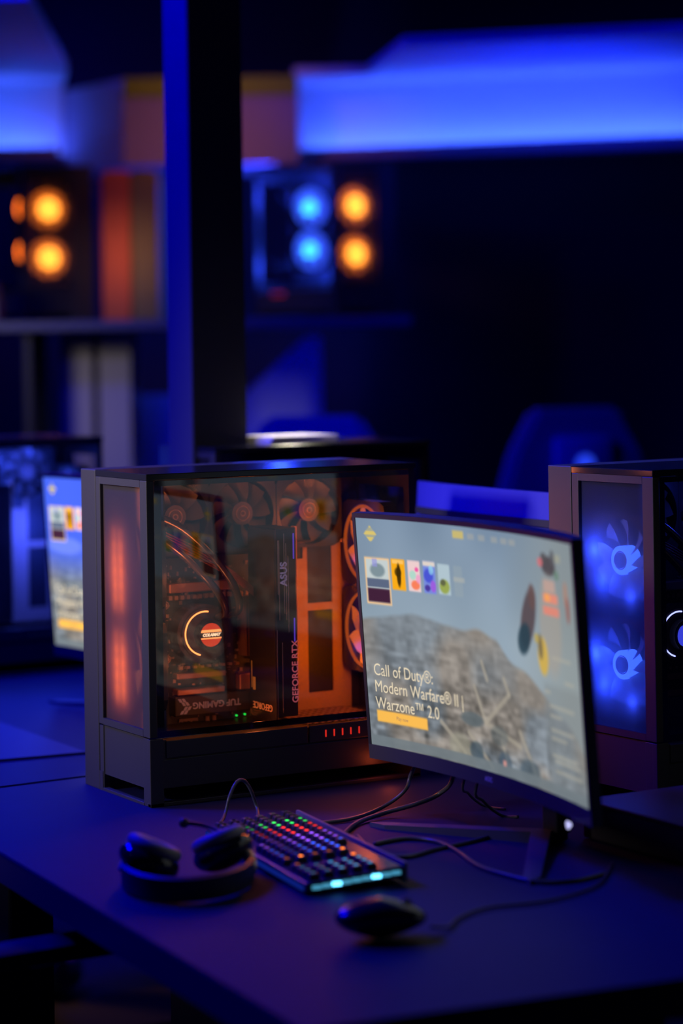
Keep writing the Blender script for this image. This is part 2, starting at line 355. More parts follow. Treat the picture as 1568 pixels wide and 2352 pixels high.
    for k in range(260):
        x = R_.uniform(.105, .266); z = R_.uniform(.1, .352)
        if math.hypot(x-.163, z-.238) < .05: continue
        w = R_.choice([.0012, .002, .003, .005]); h_ = R_.choice([.0012, .002, .003, .006]); box(bm, x, x+w, .166-R_.uniform(.001, .005), .166, z, z+h_)
    part('board_components', bm, mat('components', (.25, .2, .17), .35, .4), mbo)
    bm = bm_new()
    for k in range(14): box(bm, .112+k*.0105, .1180+k*.0105, .160, .166, .290, .2965)
    part('solder_row', bm, mat('caps', (.45, .3, .2), .3, .6), mbo); bm = bm_new()
    for k in range(9): box(bm, .128+k*.0125, .134+k*.0125, .1585, .166, .180, .184)
    part('solder_row', bm, mat('caps', (.45, .3, .2), .3, .6), mbo)
    for k in range(7): bm = bm_new(); cyl(bm, (.262, .160, .125+k*.013), .0035, .011, 'y', 12); part('capacitor', bm, mat('caps', (.45, .3, .2), .3, .6), mbo, 'a')
    for x, z in ((.1045, .283), (.1065, .198)): bm = bm_new(); torus(bm, (x, .158, z), .0055, .0010, 'y', 20, 6); cyl(bm, (x, .161, z), .0035, .008, 'y', 16); part('mount_screw', bm, mat('caps', (.45, .3, .2), .3, .6), mbo, 'a')
    bm = bm_new(); box(bm, .108, .232, .150, .166, .302, .317, .002); box(bm, .118, .205, .148, .166, .165, .175, .002); box(bm, .118, .202, .146, .166, .140, .150, .002); box(bm, .230, .258, .150, .166, .140, .166, .002)
    for k in range(3): box(bm, .236+k*.007, .239+k*.007, .140, .166, .195, .29)
    part('heatsink', bm, mat('heatsink_m', (.3, .16, .11), .38, .5), mbo)
    bm = bm_new(); box(bm, .112, .262, .142, .166, .108, .139, .002); hs = part('chipset_cover', bm, mat('cover_black', (.03, .03, .035), .5), mbo)
    if text and glow == 'o':
        M = Matrix.Translation((.184, .1412, .124)) @ FRONT @ Matrix.Rotation(PI, 4, 'Z')
        bm = text_bm('TUF GAMING', .0142, .0003, bold=.0004, M=M)
        # chevron emblem made of slanted blocks
        for q, (dx, dz) in enumerate(((0, .0095), (.006, .0035), (.006, -.0035), (0, -.0095))):
            for w_ in (0, .0065):
                x0 = .119+dx+w_; sgn = 1 if dz > 0 else -1
                P = [(x0, .124+dz-.0028), (x0+.005, .124+dz-.0028), (x0+.005-.0035*sgn, .124+dz+.0028), (x0-.0035*sgn, .124+dz+.0028)]
                prism(bm, P, .1408, .1414, XZ)
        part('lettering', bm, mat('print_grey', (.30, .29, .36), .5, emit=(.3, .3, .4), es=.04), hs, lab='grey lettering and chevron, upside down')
        bm = bm_new(); cyl(bm, (.2455, .164, .0985), .0014, .003, 'y', 12); cyl(bm, (.2305, .164, .0978), .0014, .003, 'y', 12); part('green_led', bm, emis('green_led', (.02, 1, .08), 1.2), mbo)
        bm = bm_new()
        for k in range(26): box(bm, .128+k*.0013, .1288+k*.0013, .163, .1655, .0945+R_.uniform(0, .003), .1005)
        for k in range(10): box(bm, .175+k*.0013+.006*(k > 4), .1758+k*.0013+.006*(k > 4), .163, .1655, .094, .1015)
        part('port_labels', bm, mat('port_label', (.5, .38, .33), .5), mbo)
    # pump head with broken ring light and round display
    cx, cz = .1565, .238
    pm = bm_new(); cyl(pm, (cx, .147, cz), .046, .036, 'y', 48); cyl(pm, (cx, .127, cz), .040, .006, 'y', 48, .040)
    pump = part('cooler_pump', pm, mat('pump_black', (.05, .035, .03), .25), smooth='a')
    bm = bm_new(); torus(bm, (cx, .1235, cz+.0006), .0345, .0011, 'y', 60, 8, math.radians(80), math.radians(255)); part('arc_light', bm, emis('arc_%s' % glow, (1, .30, .07) if glow == 'o' else (.3, .35, 1), 3.2), pump, True)
    bm = bm_new(); cyl(bm, (cx+.004, .118, cz-.0005), .0235, .012, 'y', 48); part('display_housing', bm, mat('disp_house', (.02, .018, .022), .35), pump, 'a')
    bm = bm_new(); cx2 = cx+.0045; cz2 = cz-.001; rr = .0185
    def disc_band(bm, z0, z1, y):
        P = []
        for z in np.linspace(z0, z1, 9): P.append((cx2+math.sqrt(max(0, rr*rr-z*z)), cz2+z))
        for z in np.linspace(z1, z0, 9): P.append((cx2-math.sqrt(max(0, rr*rr-z*z)), cz2+z))
        Q = []
        for p in P:
            if not Q or (abs(p[0]-Q[-1][0])+abs(p[1]-Q[-1][1])) > 1e-6: Q.append(p)
        if abs(Q[0][0]-Q[-1][0])+abs(Q[0][1]-Q[-1][1]) < 1e-6: Q.pop()
        prism(bm, Q, y-.0006, y, XZ)
    if glow == 'o':
        disc_band(bm, -.0184, -.0065, .1116); disc_band(bm, .0085, .0184, .1116); part('display_glow', bm, emis('disp_red', (1, .07, .02), .75), pump)
        bm = bm_new(); disc_band(bm, -.0062, -.0042, .1112); disc_band(bm, .0042, .0083, .1112); part('display_bars', bm, emis('disp_amber', (1, .30, .08), 1.9), pump, lab='two amber bars on the round display')
        M = Matrix.Translation((cx2, .1112, cz2)) @ FRONT
        part('display_text', text_bm('COLAMAY', .0064, .0003, shear=.35, bold=.0003, M=M), emis('disp_text', (1, .62, .35), 1.7), pump, lab='slanted pale lettering on the round display')
    else:
        disc_band(bm, -.0184, .0184, .1116); part('display_glow', bm, emis('disp_blue', (.06, .08, 1), .9), pump)
    # coolant tubes
    bm = bm_new(); tm = mat('tube_rubber', (.03, .025, .022), .22)
    T1 = [(.050, .100, .435), (.105, .095, .408), (.155, .085, .360), (.190, .085, .312), (.204, .100, .275), (.196, .135, .262)]
    T2 = [(.050, .098, .408), (.100, .090, .370), (.140, .085, .330), (.168, .090, .298), (.183, .105, .272), (.178, .125, .262)]
    tube(bm, T1, .0062, 12); part('coolant_tube', bm, tm, smooth=True)
    bm = bm_new(); tube(bm, T2, .0062, 12); part('coolant_tube', bm, tm, smooth=True)
    bm = bm_new()
    for k in range(5): tube(bm, [(.10, .15, .40-k*.004), (.15, .12, .37-k*.004), (.20, .11, .335-k*.003), (.238, .11, .305-k*.003)], .0011, 6)
    part('power_cables', bm, mat('cable_red', (.25, .05, .04), .3), smooth=True)
    # upright graphics card
    gb = bm_new(); box(gb, .240, .2785, .044, .126, .108, .404, .0015); gc = part('graphics_card', gb, mat('gpu_black', (.022, .022, .028), .35))
    bm = bm_new(); box(bm, .2365, .2398, .040, .128, .100, .402, .0008); part('backplate', bm, mat('gpu_back', (.05, .045, .05), .25, .5), gc)
    bm = bm_new()
    for x, z0, z1 in ((.2415, .11, .245), (.2505, .115, .225), (.2465, .26, .385), (.2555, .27, .395), (.259, .26, .38), (.2625, .24, .36), (.2445, .30, .385)): box(bm, x, x+.0008, .0428, .044, z0, z1)
    part('fin_edges', bm, mat('fin', (.8, .6, .5), .25, .8), gc)
    bm = bm_new(); box(bm, .2788, .2835, .050, .062, .135, .405, .001); part('side_light_bar', bm, mat('gpu_bar', (.75, .40, .20), .45), gc)
    if text and glow == 'o':
        M = Matrix.Translation((.2555, .0432, .332)) @ FRONT @ Matrix.Rotation(PI/2, 4, 'Z')
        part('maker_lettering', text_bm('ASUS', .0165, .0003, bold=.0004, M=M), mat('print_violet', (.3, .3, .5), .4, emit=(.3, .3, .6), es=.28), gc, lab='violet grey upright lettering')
        M = Matrix.Translation((.2735, .0432, .178)) @ FRONT @ Matrix.Rotation(PI/2, 4, 'Z')
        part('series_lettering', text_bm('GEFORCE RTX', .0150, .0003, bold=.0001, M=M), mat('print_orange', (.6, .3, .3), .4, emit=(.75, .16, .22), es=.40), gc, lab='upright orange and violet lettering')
        for z0, z1 in ((.355, .395), (.225, .262)): bm = bm_new(); box(bm, .2725, .2740, .0426, .0440, z0, z1); part('accent_light', bm, emis('violet_led', (.12, .05, .6), .9), gc)
        M = Matrix.Translation((.2362, .084, .122)) @ Matrix.Rotation(-PI/2, 4, 'Z') @ FRONT @ Matrix.Rotation(PI, 4, 'Z')
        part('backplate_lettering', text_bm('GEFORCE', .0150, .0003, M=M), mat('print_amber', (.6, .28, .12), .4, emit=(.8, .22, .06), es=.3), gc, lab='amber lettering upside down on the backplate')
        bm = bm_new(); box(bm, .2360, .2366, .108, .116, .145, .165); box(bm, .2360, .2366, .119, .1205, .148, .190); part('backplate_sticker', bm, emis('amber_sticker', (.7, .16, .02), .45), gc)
    # tray cover with cut-outs
    bm = bm_new(); y0, y1 = .1675, .1705
    X0, X1, Z0, Z1 = .2865, .446, .094, .372; xa, xb = .366, .412
    box(bm, X0, xa, y0, y1, Z0, Z1-.03); box(bm, xb, X1, y0, y1, Z0, Z1-.012); box(bm, xa, xb, y0, y1, Z0, .122); box(bm, xa, xb, y0, y1, .256, .268); box(bm, X0, xb, y0, y1, Z1-.03+.02, Z1); box(bm, xa-.008, xa, y0, y1, Z1-.03, Z1-.012)
    prism(bm, [(xb, Z1-.012), (X1, Z1-.012), (X1-.018, Z1), (xb, Z1)], y0, y1, XZ)
    part('tray_cover', bm, steel_warm)
    bm = bm_new()
    for k in range(12): box(bm, .288+k*.012, .294+k*.012, .03, .165, .0945, .0965)
    for k in range(8): box(bm, .288, .43, .035+k*.017, .039+k*.017, .0962, .0972)
    part('floor_grille', bm, mat('grille', (.3, .2, .15), .4, .5))
    return t

mesh_o = meshcloth('mesh_cloth_warm', .05, .55, amp=.05)
mesh_b = meshcloth('mesh_cloth_blue', .52, .5)
def plight(parent, loc, p, col, r=.012):  # points for fan glow and for added fill inside the cases
    l = bpy.data.lights.new('case_light', 'POINT'); l.energy = p; l.color = col; l.shadow_soft_size = r
    o = bpy.data.objects.new('case_light', l); COL.objects.link(o); o.parent = parent; o.location = loc; return o

main = make_case('large black case with orange fans and round amber display behind glass, behind the bright monitor', (0, 0, 0), 0, 'o', True, mesh_m=mesh_o, hub=(0, 0, .02))
for z, p_ in ((.405, .010), (.385, .022), (.365, .03), (.345, .034), (.325, .034), (.305, .026), (.29, .012), (.245, .014), (.225, .03), (.205, .036), (.185, .036), (.165, .03), (.15, .016)): [plight(main, (.0175, .122-(.4-z)*.02+dy, z), p_*.42, (1, .16, .025), .006) for dy in (-.013, .011)]
plight(main, (.385, .03, .40), .30, (1, .18, .01), .012); plight(main, (.395, .04, .30), .50, (1, .17, .005), .012); plight(main, (.395, .04, .18), .58, (1, .17, .005), .012)
plight(main, (.10, .03, .475), .16, (1, .24, .06), .01); plight(main, (.30, .03, .475), .16, (1, .24, .06), .01); plight(main, (.075, .03, .33), .45, (1, .22, .06), .008); plight(main, (.075, .03, .20), .36, (1, .26, .08), .008); plight(main, (.20, .03, .125), .10, (1, .20, .05), .01); plight(main, (.455, .06, .30), .05, (1, .16, .02), .012)  # added warm fill for tubes, board, top and right end
plight(main, (.40, -.03, .03), .035, (1, .12, .03), .01)  # added point, throws the orange glow onto the desk
right = make_case('black case with two ringed blue front fans, right of the bright monitor', (.5926, -.4644, 0), .0704, 'b', True, mesh_m=mesh_b, hub=(0, 7, .25), group=None, text=False)
for z in (.361, .205):
    plight(right, (.017, .142, z+.015), .16, (.015, .05, 1), .012); plight(right, (.017, .125, z-.03), .10, (.015, .05, 1), .012); plight(right, (.017, .06, z-.05), .05, (.02, .06, 1), .01)
plight(right, (.2, .05, .45), .2, (.03, .06, 1), .01)
left = make_case('blue lit black case at the left edge beside the far monitor', (.13, 1.50, -.0), 0, 'b', True, mesh_m=mesh_b, hub=(0, 0, .05), text=False)
plight(left, (.38, .05, .3), 4.0, (.03, .07, 1), .02); plight(left, (.3, .06, .44), 2, (.03, .07, 1), .02); plight(left, (.2, .05, .2), 1.2, (.03, .07, 1), .02)
back = make_case('dark unlit case standing behind the orange lit case', (.50, .76, 0), 0, 'b', False, mesh_m=mesh_b, hub=(0, 0, 0), text=False, side=(.438, 'n', 0, 0, 0))
for o in []:
    if o.name.startswith('side_fan'):
        for c in o.children:
            if c.name.startswith('light_ring'): c.data.materials[0] = black
            if c.name.startswith('fan_blades'): c.data.materials[0] = black
# shelf cases: fans of the mesh front towards the room, glass side at the left
def shelf_case(label, u, v, a, side):
    return make_case(label, B(u, v, .7755), BROT-PI/2+a, 'o', False, mirror=True, mesh_m=mesh_s, hub=(0, 5, 1.0), group='computer cases on the display shelves', side=side, text=False)
mesh_s = meshcloth('mesh_cloth_open', .6, .1, .004)
sc1 = shelf_case('shelf case with orange front fans and a blue glass side, right of the pillar', -.020, 7.72, .60, (.27, 'b', 2, 4, 1.3))
plight(sc1, (-.36, .03, .42), 12, (.02, .05, 1), .01); plight(sc1, (-.38, .03, .18), 9, (.02, .06, 1), .02); plight(sc1, (-.38, .06, .4), .8, (.02, .05, 1), .02)
sc2 = shelf_case('shelf case with orange front fans at the far left on the left shelf', -1.01, 7.66, .45, (.12, 'o', 10, 8, .6))

# ------------------------------------------------------------------ desks
def desk(label, poly, ztop=0.0, th=.03, legs=(), panel=None):
    t = thing('desk', label, 'desk', (0, 0, ztop))
    bm = bm_new(); prism(bm, poly, -.006, 0)
    es = [e for e in bm.edges if all(abs(v.co.z) < 1e-6 for v in e.verts)]; bmesh.ops.bevel(bm, geom=es, offset=.0015, segments=2, affect='EDGES')
    obj('desk_top', bm, desk_m, t)
    bm = bm_new(); n = len(poly); c = Vector((sum(p[0] for p in poly)/n, sum(p[1] for p in poly)/n))
    prism(bm, [tuple(c+(Vector(p)-c)*.9995) for p in poly], -th-.012, -.0062); obj('under_frame', bm, desk_edge, t)
    for x, y in legs:
        bm = bm_new(); box(bm, x-.035, x+.035, y-.035, y+.035, FL, -th-.013, .004); obj('leg', bm, case_dark, t)
    if panel:
        bm = bm_new(); box(bm, *panel); obj('modesty_panel', bm, desk_edge, t)
    return t
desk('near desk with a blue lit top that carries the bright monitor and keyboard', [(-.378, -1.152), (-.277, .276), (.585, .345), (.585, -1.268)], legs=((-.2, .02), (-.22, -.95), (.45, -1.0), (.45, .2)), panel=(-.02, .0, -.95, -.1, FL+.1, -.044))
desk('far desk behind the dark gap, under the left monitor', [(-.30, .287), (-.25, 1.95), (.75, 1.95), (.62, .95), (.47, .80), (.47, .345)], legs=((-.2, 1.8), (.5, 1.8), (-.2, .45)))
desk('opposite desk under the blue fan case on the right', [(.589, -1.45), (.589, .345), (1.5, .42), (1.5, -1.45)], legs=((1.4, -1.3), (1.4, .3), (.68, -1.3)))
desk('rear desk behind the pillar that carries the unlit case', [(.66, .72), (.80, 1.95), (1.6, 2.0), (1.6, .6), (.66, .36)], legs=((1.5, 1.8), (1.5, .8), (.9, 1.8)))

# pillar
t = thing('square_pillar', 'square dark grey pillar with a blue lit left side, rising behind the orange lit case', 'pillar', (.492, .837, 0), 0)
pil = mat('pillar_paint', (.08, .078, .08), .65, spec=.2)
bm = bm_new(); box(bm, 0, .118, 0, .105, FL, 2.05, .003); obj('pillar_shaft', bm, pil, t)
bm = bm_new(); box(bm, -.004, .122, -.004, .109, FL, FL+.06, .003); obj('base_plate', bm, case_dark, t)

# ------------------------------------------------------------------ curved monitors
def s2l(c):
    c = np.asarray(c, float)/255; return np.where(c <= .04045, c/12.92, ((c+.055)/1.055)**2.4)
def vnoise(h, w, fy, fx, seed):
    r = np.random.default_rng(seed); g = r.random((fy+2, fx+2)); y = np.linspace(0, fy, h); x = np.linspace(0, fx, w)
    yi = y.astype(int); xi = x.astype(int); fy_ = (y-yi)[:, None]; fx_ = (x-xi)[None, :]; fy_ = fy_*fy_*(3-2*fy_); fx_ = fx_*fx_*(3-2*fx_)
    a = g[yi][:, xi]; b = g[yi][:, xi+1]; c = g[yi+1][:, xi]; d = g[yi+1][:, xi+1]
    return (a*(1-fx_)+b*fx_)*(1-fy_)+(c*(1-fx_)+d*fx_)*fy_
NH, NW = 190, 336
def paint(blue):
    V, U = np.mgrid[0:NH, 0:NW]; U = U/(NW-1); V = V/(NH-1); img = np.zeros((NH, NW, 3))
    top = np.array([123, 143, 166.]); mid = np.array([147, 165, 180.]); bot = np.array([118, 126, 130.])
    img[:] = top+(mid-top)*np.clip(V/.45, 0, 1)[..., None]
    img += ((vnoise(NH, NW, 4, 7, 1)-.5)*16)[..., None]
    right = np.clip((U-.62)/.3, 0, 1)[..., None]; img = img*(1-right*.6)+np.array([140, 144, 138.])*right*.6
    n1 = vnoise(NH, NW, 14, 22, 2); n2 = vnoise(NH, NW, 36, 60, 3); n3 = vnoise(NH, NW, 60, 26, 4); n4 = vnoise(NH, NW, 5, 8, 6)
    ridge = .43-.03*np.sin(U*9)+.04*(vnoise(NH, NW, 1, 14, 5)-.5)-.035*np.exp(-((U-.47)/.10)**2)+np.clip(U-.58, 0, 1)*.9
    m = np.clip((V-ridge)/.02, 0, 1)[..., None]
    det = n1*.35+n2*.3+n3*.35; depth = np.clip((V-ridge)/.45, 0, 1)
    amp = .20+.75*depth; base = 136-12*depth
    tex = base[..., None]*(1+((det-.5)*1.15*amp)[..., None])*(np.array([.93, .99, 1.05])+np.clip((n4[..., None]-.35)/.35, 0, 1)*np.array([.11, .0, -.11]))
    img = img*(1-m)+tex*m
    def line(u0, v0, u1, v1, w, col, k=.8):
        nonlocal img
        du, dv = u1-u0, (v1-v0)*.5625; L2 = du*du+dv*dv; tt = np.clip(((U-u0)*du+(V-v0)*.5625*dv)/L2, 0, 1)
        d = np.hypot(U-u0-tt*du, (V-v0)*.5625-tt*dv); a = (np.clip(1.5-d/w, 0, 1)*k)[..., None]; img = img*(1-a)+np.array(col, float)*a
    for q in ((.46, .66, .50, .80), (.50, .80, .62, .66), (.50, .80, .66, .86), (.62, .66, .60, .60), (.30, .84, .40, .95), (.42, .86, .52, .98), (.66, .80, .74, .98), (.57, .86, .60, .97), (.52, .62, .50, .55)): line(*q, .006, (168, 160, 146), .75)
    def blob(cu, cv, ru, rv, col, k=.9, soft=.35, rot=0):
        nonlocal img
        x = (U-cu); y = (V-cv); c, s_ = math.cos(rot), math.sin(rot); X = c*x+s_*y; Y = -s_*x+c*y
        d = np.sqrt((X/ru)**2+(Y/rv)**2); a = (np.clip((1-d)/soft+.5, 0, 1)*k)[..., None]; img = img*(1-a)+np.array(col, float)*a
    blob(.38, .93, .05, .06, (150, 148, 132), .6); blob(.45, .93, .03, .04, (60, 78, 92), .7); blob(.44, .80, .05, .03, (82, 96, 104), .7); blob(.70, .95, .05, .05, (64, 84, 100), .6); blob(.58, .95, .03, .05, (64, 84, 104), .6); blob(.56, .84, .04, .04, (88, 98, 102), .5)
    def rect(u0, v0, u1, v1, col, k=1, r=.004):
        nonlocal img
        a = (np.clip((U-u0)/r+.5, 0, 1)*np.clip((u1-U)/r+.5, 0, 1)*np.clip((V-v0)/r/1.6+.5, 0, 1)*np.clip((v1-V)/r/1.6+.5, 0, 1)*k)[..., None]; img = img*(1-a)+np.array(col, float)*a
    rect(0, .955, 1, 1, (112, 122, 128), .9)
    if blue:
        k = np.clip((.62-V)/.2, 0, 1)[..., None]; img = img*(1-k)+(img*.15+np.array([60, 92, 250.])*.85)*k
        blob(.12, .40, .12, .05, (130, 150, 250), .6)
    # nav bar
    rect(.409, .020, .458, .052, (206, 186, 110), .9)
    for u in (.49, .54, .60, .645, .685): rect(u-.014, .026, u+.016, .050, (168, 166, 160), .55)
    rect(.90, .055, .93, .085, (176, 170, 140), .5)
    # game cards, plain coloured stand-ins
    rect(.024, .170, .126, .375, (236, 196, 150), 1); rect(.030, .178, .120, .365, (196, 206, 206), 1); rect(.03, .305, .120, .365, (66, 34, 58), 1); rect(.03, .262, .120, .30, (66, 78, 110), .8); blob(.075, .225, .03, .03, (110, 130, 140), .8); rect(.055, .175, .075, .21, (150, 150, 220), .7)
    rect(.133, .168, .190, .302, (250, 172, 26), 1); rect(.138, .172, .185, .188, (255, 200, 110), .9); blob(.163, .238, .009, .05, (60, 42, 10), .95); blob(.160, .225, .014, .02, (60, 42, 10), .8)
    rect(.202, .168, .254, .300, (236, 206, 206), 1); blob(.232, .272, .018, .02, (250, 120, 80)); blob(.222, .23, .014, .02, (150, 220, 200), .7); blob(.240, .205, .008, .01, (240, 80, 160)); blob(.245, .245, .010, .02, (240, 150, 200), .7)
    rect(.268, .164, .320, .300, (120, 140, 220), 1); rect(.268, .164, .320, .184, (222, 210, 200), 1); blob(.290, .225, .02, .03, (70, 80, 210)); blob(.308, .268, .012, .025, (160, 90, 220)); blob(.283, .278, .012, .014, (70, 50, 150)); blob(.302, .20, .01, .02, (150, 220, 240), .7)
    rect(.332, .168, .384, .296, (176, 196, 206), 1); blob(.358, .262, .022, .030, (150, 164, 70)); blob(.352, .246, .012, .014, (92, 96, 70)); rect(.402, .168, .440, .296, (150, 164, 172), .5); rect(.40, .215, .45, .235, (176, 178, 172), .6)
    # parachuting gear and figures, kept as plain blobs
    blob(.742, .330, .034, .125, (88, 76, 82), .95, .3, .22); blob(.715, .415, .030, .065, (44, 66, 80), .9, .35, .2); blob(.768, .24, .018, .05, (104, 80, 80), .8)
    blob(.865, .105, .036, .038, (80, 74, 80), .95); blob(.842, .075, .016, .02, (84, 80, 84), .8); blob(.888, .07, .012, .03, (90, 90, 96), .8); blob(.822, .095, .013, .018, (206, 112, 118), .9); blob(.905, .135, .012, .02, (98, 130, 110), .7)
    blob(.855, .34, .055, .19, (168, 156, 144), .55); rect(.832, .160, .892, .205, (200, 160, 148), .7); rect(.828, .212, .902, .248, (232, 138, 116), .9); rect(.824, .262, .905, .296, (228, 134, 116), .9); blob(.848, .228, .016, .016, (246, 166, 90), .8)
    blob(.948, .20, .012, .05, (176, 130, 112), .7); blob(.955, .26, .010, .05, (150, 84, 76), .7)
    blob(.805, .465, .026, .075, (206, 172, 82), .95, .3); blob(.795, .43, .012, .05, (112, 100, 78), .8); blob(.778, .40, .012, .02, (190, 160, 70), .7)
    # side list
    rect(.80, .57, 1.0, .955, (128, 134, 136), .45, .02)
    for v, a, b in ((.46, .85, .95), (.545, .91, .96), (.60, .80, .83), (.652, .82, .95), (.690, .82, .88), (.745, .82, .94), (.778, .82, .90), (.845, .82, .95), (.865, .83, .96), (.905, .83, .97)): rect(a, v-.007, b, v+.007, (176, 172, 158), .55)
    rect(.570, .936, .584, .958, (216, 150, 140), .9)
    # logo diamond and button
    dd = np.abs(U-.055)/.028+np.abs(V-.068)/.040; a = (np.clip((1-dd)*6, 0, 1))[..., None]*np.where((np.sin(V*230) > -.2)[..., None], 1, .45); img = img*(1-a)+np.array([216, 194, 112.])*a
    rect(.031, .842, .240, .892, (250, 188, 84), 1, .005)
    return s2l(np.clip(img, 0, 255)/1.0)
MW, MH, KK = .5935, .3338, .6111
TILT = .0646
def warp(x, y, z):            # flat screen metres -> curved, leaning panel; y is the offset out of the panel (front is -y)
    R = 1/KK; a = x/R; px = (R+y)*math.sin(a); py = -(R-(R+y)*math.cos(a))+0.0
    py = -(R-R*math.cos(a))+y*math.cos(a); px = R*math.sin(a)+y*math.sin(a)
    c, s_ = math.cos(TILT), math.sin(TILT); return Vector((px, c*py-s_*z, s_*py+c*z))
def wslab(bm, x0, x1, z0, z1, y0, y1, n=24, bulge=None):
    cols = []
    for i in range(n+1):
        x = x0+(x1-x0)*i/n; b = 0 if bulge is None else bulge*math.cos(PI*(x/(x1-x0)))**.5 if abs(x) < (x1-x0)/2 else 0
        cols.append([bm.verts.new(warp(x, yy, zz)) for yy, zz in ((y0, z0), (y0, z1), (y1+b*.6, z1-.0*b), (y1+b, (z0+z1)/2), (y1+b*.6, z0))])
    for i in range(n):
        for k in range(5): bm.faces.new((cols[i][k], cols[i][(k+1) % 5], cols[i+1][(k+1) % 5], cols[i+1][k]))
    bm.faces.new(cols[0]); bm.faces.new(cols[-1][::-1])
def monitor(label, loc, rotz, h, blue=False, on=True, group=None, es=1.0):
    t = thing('curved_monitor', label, 'monitor', loc, rotz, group); up_ = Vector((0, 0, h))
    def part(name, bm, m, parent=None, smooth=False, lab=None, raise_=True):
        if raise_: bmesh.ops.translate(bm, vec=up_, verts=bm.verts[:])
        o = obj(name, bm, m, parent or t, smooth)
        if lab: o['label'] = lab
        return o
    bm = bm_new(); wslab(bm, -MW/2-.006, MW/2+.006, -MH/2-.021, MH/2+.007, .0016, .014, bulge=.022); sh = part('back_shell', bm, mat('monitor_back', (.06, .058, .065), .45) if on else mat('monitor_back_blue_lit', (.02, .02, .28), .5))  # copy for the rear view has blue lamp light put into its colour
    bm = bm_new(); wslab(bm, -MW/2-.006, MW/2+.006, -MH/2-.021, -MH/2, -.0015, .0015); part('chin_bezel', bm, mat('chin', (.05, .045, .05), .3))
    bm = bm_new(); wslab(bm, -MW/2-.006, MW/2+.006, MH/2, MH/2+.007, -.0015, .0015); wslab(bm, -MW/2-.006, -MW/2, -MH/2, MH/2, -.0015, .0015, 2); wslab(bm, MW/2, MW/2+.006, -MH/2, MH/2, -.0015, .0015, 2); part('thin_bezel', bm, black_gloss)
    if on:
        vs = []; fs = []
        for j in range(NH):
            for i in range(NW): vs.append(warp((i/(NW-1)-.5)*MW, 0, (.5-j/(NH-1))*MH)+up_)
        for j in range(NH-1):
            for i in range(NW-1): a = j*NW+i; fs.append((a, a+NW, a+NW+1, a+1))
        me = bpy.data.meshes.new('screen'); me.from_pydata(vs, [], fs); at = me.color_attributes.new('picture', 'FLOAT_COLOR', 'POINT')
        img = paint(blue); at.data.foreach_set('color', np.concatenate([img.reshape(-1, 3), np.ones((NH*NW, 1))], 1).ravel().astype(np.float32))
        nm = 'screen_picture_%d' % blue; m = bpy.data.materials.new(nm); m.use_nodes = True; nt = m.node_tree; nt.nodes.clear()
        ca = nt.nodes.new('ShaderNodeVertexColor'); ca.layer_name = 'picture'; e = nt.nodes.new('ShaderNodeEmission'); o_ = nt.nodes.new('ShaderNodeOutputMaterial'); nt.links.new(ca.outputs[0], e.inputs[0]); e.inputs[1].default_value = es; nt.links.new(e.outputs[0], o_.inputs[0])
        me.materials.append(m); so = bpy.data.objects.new('screen', me); COL.objects.link(so); so.parent = t
        me.polygons.foreach_set('use_smooth', [True]*len(me.polygons))
        cap = emis('caption_%d' % blue, tuple(s2l([232, 216, 186])), es)
        bm = text_bm('Call of Duty\u00ae:\nModern Warfare\u00ae II |\nWarzone\u2122 2.0', .0250, 0, align='LEFT', line=.98)
        bmesh.ops.triangulate(bm, faces=bm.faces[:])
        for v in bm.verts: v.co = warp((.030-.5)*MW+v.co.x*1.0, -.0006, (.5-.628)*MH+v.co.y)
        part('screen_caption', bm, cap, so, lab='pale three line game title on the screen')
        bm = text_bm('Play now', .008, 0)
        for v in bm.verts: v.co = warp((.135-.5)*MW+v.co.x, -.0006, (.5-.867)*MH+v.co.y)
        part('button_caption', bm, mat('btn_text', (.3, .2, .08), .6, emit=(.35, .2, .06), es=.6), so)
    bm = text_bm('AOC', .009, .0002, bold=.0003)
    for v in bm.verts: v.co = warp(v.co.x, -.0018+v.co.z*.2, -MH/2-.011+v.co.y)
    if on: part('chin_logo', bm, mat('chin_logo', (.35, .3, .5), .4))
    else: bm.free()
    bm = bm_new(); torus(bm, (.235, -.006, -MH/2-.030), .0045, .0011, 'y', 24, 8); cyl(bm, (.235, -.004, -MH/2-.030), .0030, .004, 'y', 20)
    for v in bm.verts: v.co = warp(v.co.x, v.co.y, v.co.z)
    if on and not blue: part('power_button_light', bm, emis('power_ring', (.55, .55, 1), 1.1), lab='small white glowing ring button')
    else: bm.free()
    # stand
    bm = bm_new(); box(bm, -.02, .02, .105, .13, .012, h+.06, .004); box(bm, -.035, .035, .028, .112, h-.02, h+.05, .006); part('stand_column', bm, black, raise_=False)
    for sg in (-1, 1):
        bm = bm_new(); P = [(0, .135), (sg*.012, .10), (sg*.205, -.035), (sg*.22, -.06), (sg*.19, -.052), (0, .075)]
        a = [bm.verts.new((x, y, 0)) for x, y in P]; b = [bm.verts.new((x, y, .016 if abs(x) < .1 else .006)) for x, y in P]; n = len(P)
        bm.faces.new(a[::-1]); bm.faces.new(b)
        for i in range(n): bm.faces.new((a[i], a[(i+1) % n], b[(i+1) % n], b[i]))
        part('stand_foot', bm, mat('stand_m', (.05, .05, .09), .55), raise_=False)
    return t
monitor('bright curved monitor showing a rocky game scene, in front of the orange lit case', (.2506, -.5251, 0), -1.6246, .2717)
monitor('partly hidden far monitor with a blue and grey screen, left of the large case', (.345, .87, 0), -1.6246, .2717, blue=True, es=1.25)
